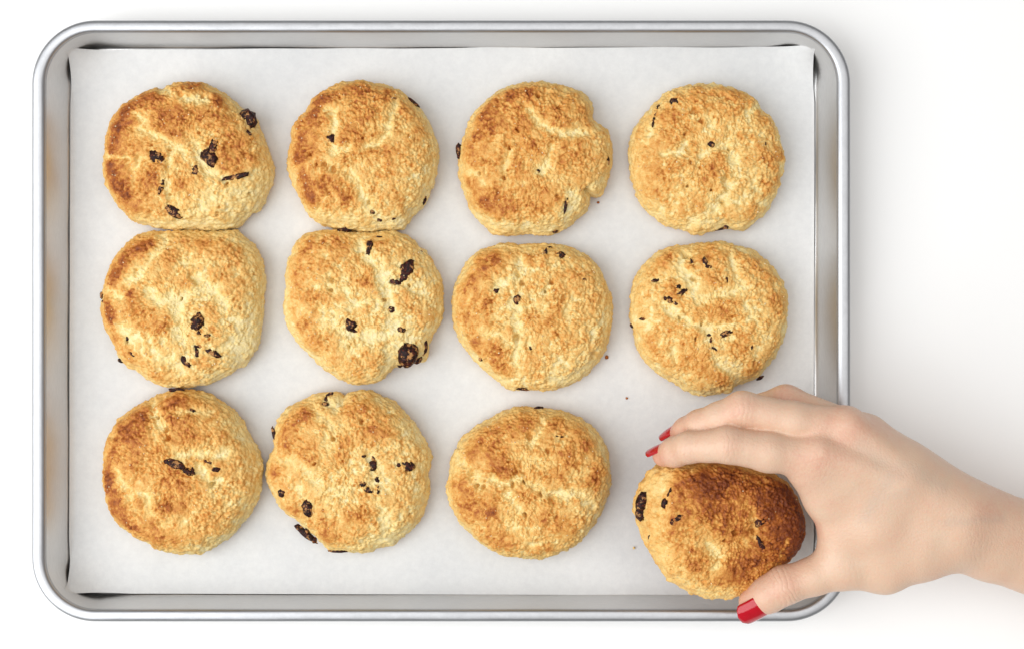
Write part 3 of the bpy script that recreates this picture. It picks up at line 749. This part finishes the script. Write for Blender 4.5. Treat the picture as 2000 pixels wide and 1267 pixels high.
# ------------------------------------------------------------------ crumbs on the paper
for (px, py, r, lab) in ((1185, 697, 0.0011, "brown crumb on the paper beside the third scone of the middle row"),
                         (1224, 777, 0.0007, "dark crumb on the paper in the open middle, left of the fingers"),
                         (1238, 1069, 0.0007, "pale crumb on the paper left of the lifted scone"),
                         (1168, 396, 0.0007, "small crumb on the paper by the broken top row scone")):
    pos = P(px, py, 0.003)
    tv, ff = [], []
    n_, m_ = 10, 6
    for a in range(m_ + 1):
        for b in range(n_):
            ph, q = math.pi * a / m_, 2 * math.pi * b / n_
            tv.append((math.sin(ph) * math.cos(q), math.sin(ph) * math.sin(q), math.cos(ph) * 0.75))
    tv = np.array(tv); tv *= (r * (1 + 0.4 * perlin(tv * 1.7 + px)))[:, None]
    for a in range(m_):
        for b in range(n_):
            ff.append((a * n_ + b, (a + 1) * n_ + b, (a + 1) * n_ + (b + 1) % n_, a * n_ + (b + 1) % n_))
    c = mesh_obj("crumb", tv, np.array(ff), M_SCONE)
    float_attr(c, "bake", np.full(len(tv), 0.35 if "pale" in lab else 0.85))
    c.location = (pos[0], pos[1], 0.0029 + r * 0.6)
    tag(c, lab, "crumb", "crumbs on the baking paper")

# ------------------------------------------------------------------ hand: a smooth blend of tapered bones, meshed as one surface
VOX = 0.0011
gx0, gy0, gz0 = 0.070, -0.185, 0.012
gnx, gny, gnz = int(0.325 / VOX), int(0.165 / VOX), int(0.105 / VOX)
gx = (gx0 + VOX * np.arange(gnx)).astype(np.float32); gy = (gy0 + VOX * np.arange(gny)).astype(np.float32); gz = (gz0 + VOX * np.arange(gnz)).astype(np.float32)
BIG = np.float32(0.05)


def bone(a, b, ra, rb):
    """distance to a tapered bone; a, b = (px, py, z mm), radii in mm. Evaluated in its neighbourhood only."""
    A = P(a[0], a[1], a[2] / 1000.0).astype(np.float32); B = P(b[0], b[1], b[2] / 1000.0).astype(np.float32)
    ra, rb = ra / 1000.0, rb / 1000.0
    out = np.full((gnx, gny, gnz), BIG, np.float32)
    m = max(ra, rb) + 0.022
    lo = np.minimum(A, B) - m; hi = np.maximum(A, B) + m
    i0 = np.maximum(((lo - np.array([gx0, gy0, gz0])) / VOX).astype(int), 0)
    i1 = np.minimum(((hi - np.array([gx0, gy0, gz0])) / VOX).astype(int) + 2, [gnx, gny, gnz])
    X = gx[i0[0]:i1[0], None, None] - A[0]; Y = gy[None, i0[1]:i1[1], None] - A[1]; Z = gz[None, None, i0[2]:i1[2]] - A[2]
    D = B - A; L2 = float((D * D).sum()) + 1e-12
    tt = np.clip((X * D[0] + Y * D[1] + Z * D[2]) / L2, 0, 1)
    d = np.sqrt((X - tt * D[0]) ** 2 + (Y - tt * D[1]) ** 2 + (Z - tt * D[2]) ** 2) - (ra + (rb - ra) * tt)
    out[i0[0]:i1[0], i0[1]:i1[1], i0[2]:i1[2]] = np.minimum(d, BIG)
    return out


def smin(a, b, k):
    k = k / 1000.0
    h = np.maximum(k - np.abs(a - b), 0) / k
    return np.minimum(a, b) - h * h * k * 0.25


def chain(nodes, k):
    r = None
    for (a, ra), (b, rb) in zip(nodes[:-1], nodes[1:]):
        d = bone(a, b, ra, rb)
        r = d if r is None else smin(r, d, k)
    return r


# joints: (photo x, photo y, height mm)
I_M, I_P, I_D, I_T = (1588, 890, 80), (1420, 868, 83), (1345, 873, 74), (1296, 889, 60)
M_M, M_P, M_D, M_T = (1650, 838, 76), (1450, 800, 76), (1366, 830, 66), (1322, 853, 52)
R_M, R_P, R_D, R_T = (1692, 852, 62), (1535, 786, 58), (1450, 806, 46), (1405, 840, 34)
K_M, K_P, K_D, K_T = (1742, 897, 50), (1630, 850, 42), (1560, 848, 33), (1515, 862, 26)
T_C, T_M, T_I, T_T = (1800, 1080, 62), (1652, 1106, 62), (1532, 1142, 60), (1472, 1176, 54)
WR = (1868, 1028, 64)

palm = None
for nodes in (
    [(I_M, 11.5), ((1740, 950, 74), 12.5), ((1850, 1010, 67), 15.0)],
    [(M_M, 11.3), ((1760, 920, 72), 12.5), ((1858, 1000, 66), 15.0)],
    [(R_M, 10.8), ((1775, 920, 64), 12.0), ((1865, 995, 62), 14.5)],
    [(K_M, 10.3), ((1800, 945, 56), 12.5), ((1872, 1000, 60), 14.0)],
    [((1850, 1048, 64), 14.5), ((1800, 1078, 62), 13.2), ((1726, 1106, 61), 12.6), (T_M, 11.2)],
    [((1640, 950, 72), 11.5), ((1700, 1020, 68), 15.0), ((1780, 1050, 66), 15.5)],
    [((1578, 918, 77), 9.5), ((1606, 975, 71), 8.0), ((1636, 1040, 66), 8.0), ((1628, 1085, 63), 8.5)],
    [((1700, 960, 66), 15.0), ((1720, 1060, 62), 13.0)],
    [((1850, 996, 63), 14.5), ((1930, 1018, 58), 16.0), ((2120, 1075, 47), 19.0), ((2420, 1160, 40), 24.0)],
    [((1855, 1052, 62), 13.8), ((1930, 1074, 57), 14.6), ((2120, 1130, 46), 19.0), ((2420, 1215, 39), 24.0)],
):
    d = chain(nodes, 6)
    palm = d if palm is None else smin(palm, d, 11)
fingers = [
    chain([(I_M, 11.2), ((1500, 882, 83), 10.1), (I_P, 9.2), ((1384, 871, 79), 7.8), (I_D, 7.9), ((1318, 882, 66), 7.6), (I_T, 5.9)], 3),
    chain([(M_M, 11.2), ((1550, 822, 78), 9.9), (M_P, 9.4), ((1405, 815, 72), 7.9), (M_D, 7.9), ((1342, 842, 59), 7.5), (M_T, 5.9)], 3),
    chain([(R_M, 10.6), (R_P, 9.0), (R_D, 7.7), (R_T, 6.2)], 4),
    chain([(K_M, 10.0), (K_P, 8.0), (K_D, 6.9), (K_T, 5.8)], 4),
    chain([(T_M, 10.8), ((1590, 1124, 61), 9.8), (T_I, 9.9), ((1500, 1160, 57), 9.4), (T_T, 8.0)], 3),
]
field = None
for d in fingers:
    g = smin(palm, d, 5.5)
    field = g if field is None else smin(field, g, 0.9)
# tendons and knuckles raise the back of the hand a little
for nodes in ([((1600, 880, 87), 4.5), ((1760, 948, 83), 2.5)], [((1655, 830, 83), 4.5), ((1770, 915, 80), 2.5)]):
    field = smin(field, chain(nodes, 3), 7)


def surface_nets(F):
    s = F < 0
    nx, ny, nz = F.shape
    cs = [(0, 0, 0), (1, 0, 0), (0, 1, 0), (1, 1, 0), (0, 0, 1), (1, 0, 1), (0, 1, 1), (1, 1, 1)]
    cnt = np.zeros((nx - 1, ny - 1, nz - 1), np.int8)
    for (a, b, c) in cs: cnt += s[a:nx - 1 + a, b:ny - 1 + b, c:nz - 1 + c]
    act = (cnt > 0) & (cnt < 8)
    ci = np.argwhere(act)
    vid = np.full(act.shape, -1, np.int64); vid[act] = np.arange(len(ci))
    val = np.stack([F[ci[:, 0] + a, ci[:, 1] + b, ci[:, 2] + c] for a, b, c in cs], 1)
    acc = np.zeros((len(ci), 3)); num = np.zeros(len(ci))
    for i in range(8):
        for j in range(i + 1, 8):
            if sum(abs(cs[i][k] - cs[j][k]) for k in range(3)) != 1: continue
            m = (val[:, i] < 0) != (val[:, j] < 0)
            tt = np.where(m, val[:, i] / (val[:, i] - val[:, j] + 1e-20), 0)
            p = np.array(cs[i])[None] + tt[:, None] * (np.array(cs[j]) - np.array(cs[i]))[None]
            acc += p * m[:, None]; num += m
    V = ci + acc / num[:, None]
    quads = []
    for ax in range(3):
        o1, o2 = (ax + 1) % 3, (ax + 2) % 3
        sl0 = [slice(None)] * 3; sl1 = [slice(None)] * 3
        sl0[ax] = slice(0, -1); sl1[ax] = slice(1, None)
        a, b = s[tuple(sl0)], s[tuple(sl1)]
        e = np.argwhere(a != b)
        e = e[(e[:, o1] > 0) & (e[:, o2] > 0) & (e[:, o1] < F.shape[o1] - 1) & (e[:, o2] < F.shape[o2] - 1)]
        ins = a[tuple(e.T)]
        u1 = np.zeros(3, int); u1[o1] = 1; u2 = np.zeros(3, int); u2[o2] = 1
        q = np.stack([vid[tuple((e - u1 - u2).T)], vid[tuple((e - u2).T)], vid[tuple(e.T)], vid[tuple((e - u1).T)]], 1)
        q[~ins] = q[~ins][:, ::-1]
        quads.append(q)
    return V, np.concatenate(quads)


field[-2:, :, :] = 0.004                      # close the forearm where it ends, out of frame
HV, HF = surface_nets(field)
HV = HV * VOX + np.array([gx0, gy0, gz0])
# light smoothing of the voxel steps
e = np.concatenate([HF[:, [0, 1]], HF[:, [1, 2]], HF[:, [2, 3]], HF[:, [3, 0]]])
for it in range(4):
    acc = np.zeros_like(HV); num = np.zeros(len(HV))
    np.add.at(acc, e[:, 0], HV[e[:, 1]]); np.add.at(num, e[:, 0], 1)
    np.add.at(acc, e[:, 1], HV[e[:, 0]]); np.add.at(num, e[:, 1], 1)
    lam = 0.5 if it % 2 == 0 else -0.48
    HV = HV + lam * (acc / num[:, None] - HV)
hand = mesh_obj("hand", HV, HF, M_SKIN)
tag(hand, "bare hand with red nails reaching in from the right to lift a scone", "hand")
flush = np.zeros(len(HV)) + 0.24
for (j, r, st, dz) in ((I_M, 14, .24, 9), (M_M, 14, .30, 9), (R_M, 13, .26, 9), (K_M, 12, .2, 8), (I_P, 10, .12, 6), (M_P, 12, .28, 6), (R_P, 11, .25, 6), (I_T, 12, .6, 0), (M_T, 12, .6, 0), (I_D, 8, .12, 0), (M_D, 8, .3, 0), (T_T, 12, .5, 0), (T_I, 11, .3, 6), ((1586, 1030, 68), 8, .35, 0), ((1930, 1010, 75), 16, .2, 0)):
    c = P(j[0], j[1], (j[2] + dz) / 1000.0)
    flush += st * np.exp(-((HV - c) ** 2).sum(1) / (r / 1000.0) ** 2)
# the under side of the wrist and the finger sides are pinker
float_attr(hand, "flush", flush)
hp = np.stack([HV[:, 0], HV[:, 1], HV[:, 2]], -1)
ppx = HV[:, 0] / (SPX * (CAM_H - HV[:, 2]) / CAM_H) + 1000; ppy = -HV[:, 1] / (SPX * (CAM_H - HV[:, 2]) / CAM_H) + 633.5
wv = 5 * perlin(np.stack([ppx / 25, ppy / 25, ppx * 0], -1))
vein = np.zeros(len(HV))
for pl, wd, st in (([(1690, 1010), (1740, 930), (1765, 905), (1840, 950)], 15, .26), ([(1680, 870), (1760, 925)], 15, .24), ([(1700, 980), (1770, 960)], 13, .2), ([(1850, 1020), (1960, 1010)], 10, .25)):
    vein = np.maximum(vein, st * np.exp(-(seg_dist(ppx + wv, ppy - wv, pl) / wd) ** 2))
float_attr(hand, "vein", vein)
# fine skin folds across the finger joints
cco = np.zeros(len(HV)); cma = np.zeros(len(HV))
for (j, a, b, rr_, st) in ((I_P, I_M, I_D, 6, .55), (M_P, M_M, M_D, 6, .6), (R_P, R_M, R_D, 7, .7), (I_D, I_P, I_T, 5, .6), (M_D, M_P, M_T, 5, .6), (T_I, T_M, T_T, 5, 1.5), (T_M, T_C, T_I, 8, .3), (I_M, WR, I_P, 9, .25), (M_M, WR, M_P, 9, .25), ((1900, 1050, 70), T_C, (2000, 1080, 70), 13, .35)):
    J = P(j[0], j[1], j[2] / 1000.0); A = P(a[0], a[1], a[2] / 1000.0); B = P(b[0], b[1], b[2] / 1000.0)
    ax = (B - A) / np.linalg.norm(B - A)
    m = st * np.exp(-((((HV - J) @ ax) * 1000 / rr_) ** 2)) * np.exp(-(((HV - J) ** 2).sum(1) * 1e6 / 20 ** 2) ** 2)
    cd = (HV - J) @ ax * 1000 * 1.15 + 2.2 * perlin(HV * 170)
    cco = np.where(m > cma, cd, cco); cma = np.maximum(cma, m)
float_attr(hand, "crease_coord", cco); float_attr(hand, "crease_mask", cma)


def nail(dip, tip, r, up, length, back, half_deg, over, name="fingernail"):
    """a curved lacquered plate hugging the fingertip; up = rough dorsal direction"""
    A, B = P(dip[0], dip[1], dip[2] / 1000.0), P(tip[0], tip[1], tip[2] / 1000.0)
    d = B - A; d /= np.linalg.norm(d)
    n = np.array(up, float); n -= d * (n @ d); n /= np.linalg.norm(n)
    b = np.cross(d, n)
    r = r / 1000.0
    rows, cols = 14, 13
    lay = []
    for thick in (0.0, -0.0006):
        for i in range(rows):
            t_ = i / (rows - 1)
            y = (t_ * length - back) / 1000.0
            # rounded cuticle and rounded free edge
            wv_ = math.sin(min(1.0, (t_ + 0.04) / 0.28) * math.pi / 2) ** 0.6
            if t_ > 0.78: wv_ *= max(0.05, 1 - ((t_ - 0.78) / 0.22) ** 2.2 * 0.72)
            drop = -0.0009 * max(0.0, t_ - 0.35) ** 2 * (length / 12.0) * 2
            for j in range(cols):
                ph = math.radians(half_deg) * (2 * j / (cols - 1) - 1) * wv_
                rr_ = r * 1.02 + 0.0003 + thick
                lay.append(B + d * (y - 0.0012 * (1 - math.cos(ph)) * (1 if t_ > 0.5 else -1)) + (n * math.cos(ph) + b * math.sin(ph)) * rr_ + n * drop)
    lay = np.array(lay); N1 = rows * cols
    idx = np.arange(N1).reshape(rows, cols)
    q = np.stack([idx[:-1, :-1], idx[:-1, 1:], idx[1:, 1:], idx[1:, :-1]], -1).reshape(-1, 4)
    lp = np.concatenate([idx[0, :-1], idx[:-1, -1], idx[-1, :0:-1], idx[:0:-1, 0]]); lq = np.roll(lp, -1)
    side = np.stack([lq, lp, lp + N1, lq + N1], -1)
    return mesh_obj(name, lay, np.concatenate([q, q[:, ::-1] + N1, side]), M_NAIL, hand)


nail(I_D, I_T, 6.2, (-0.42, 0.85, 0.16), 17.0, 8.0, 52, 0)
nail(M_D, M_T, 6.2, (-0.55, 0.80, 0.18), 17.0, 8.0, 52, 0)
nail(R_D, R_T, 6.6, (-0.6, 0.6, 0.3), 12.0, 6.5, 55, 0)
nail(K_D, K_T, 6.0, (-0.5, 0.7, 0.3), 10.5, 5.5, 55, 0)
nail(T_I, T_T, 8.6, (-0.2, -0.50, 0.8), 17.5, 8.0, 50, 0)
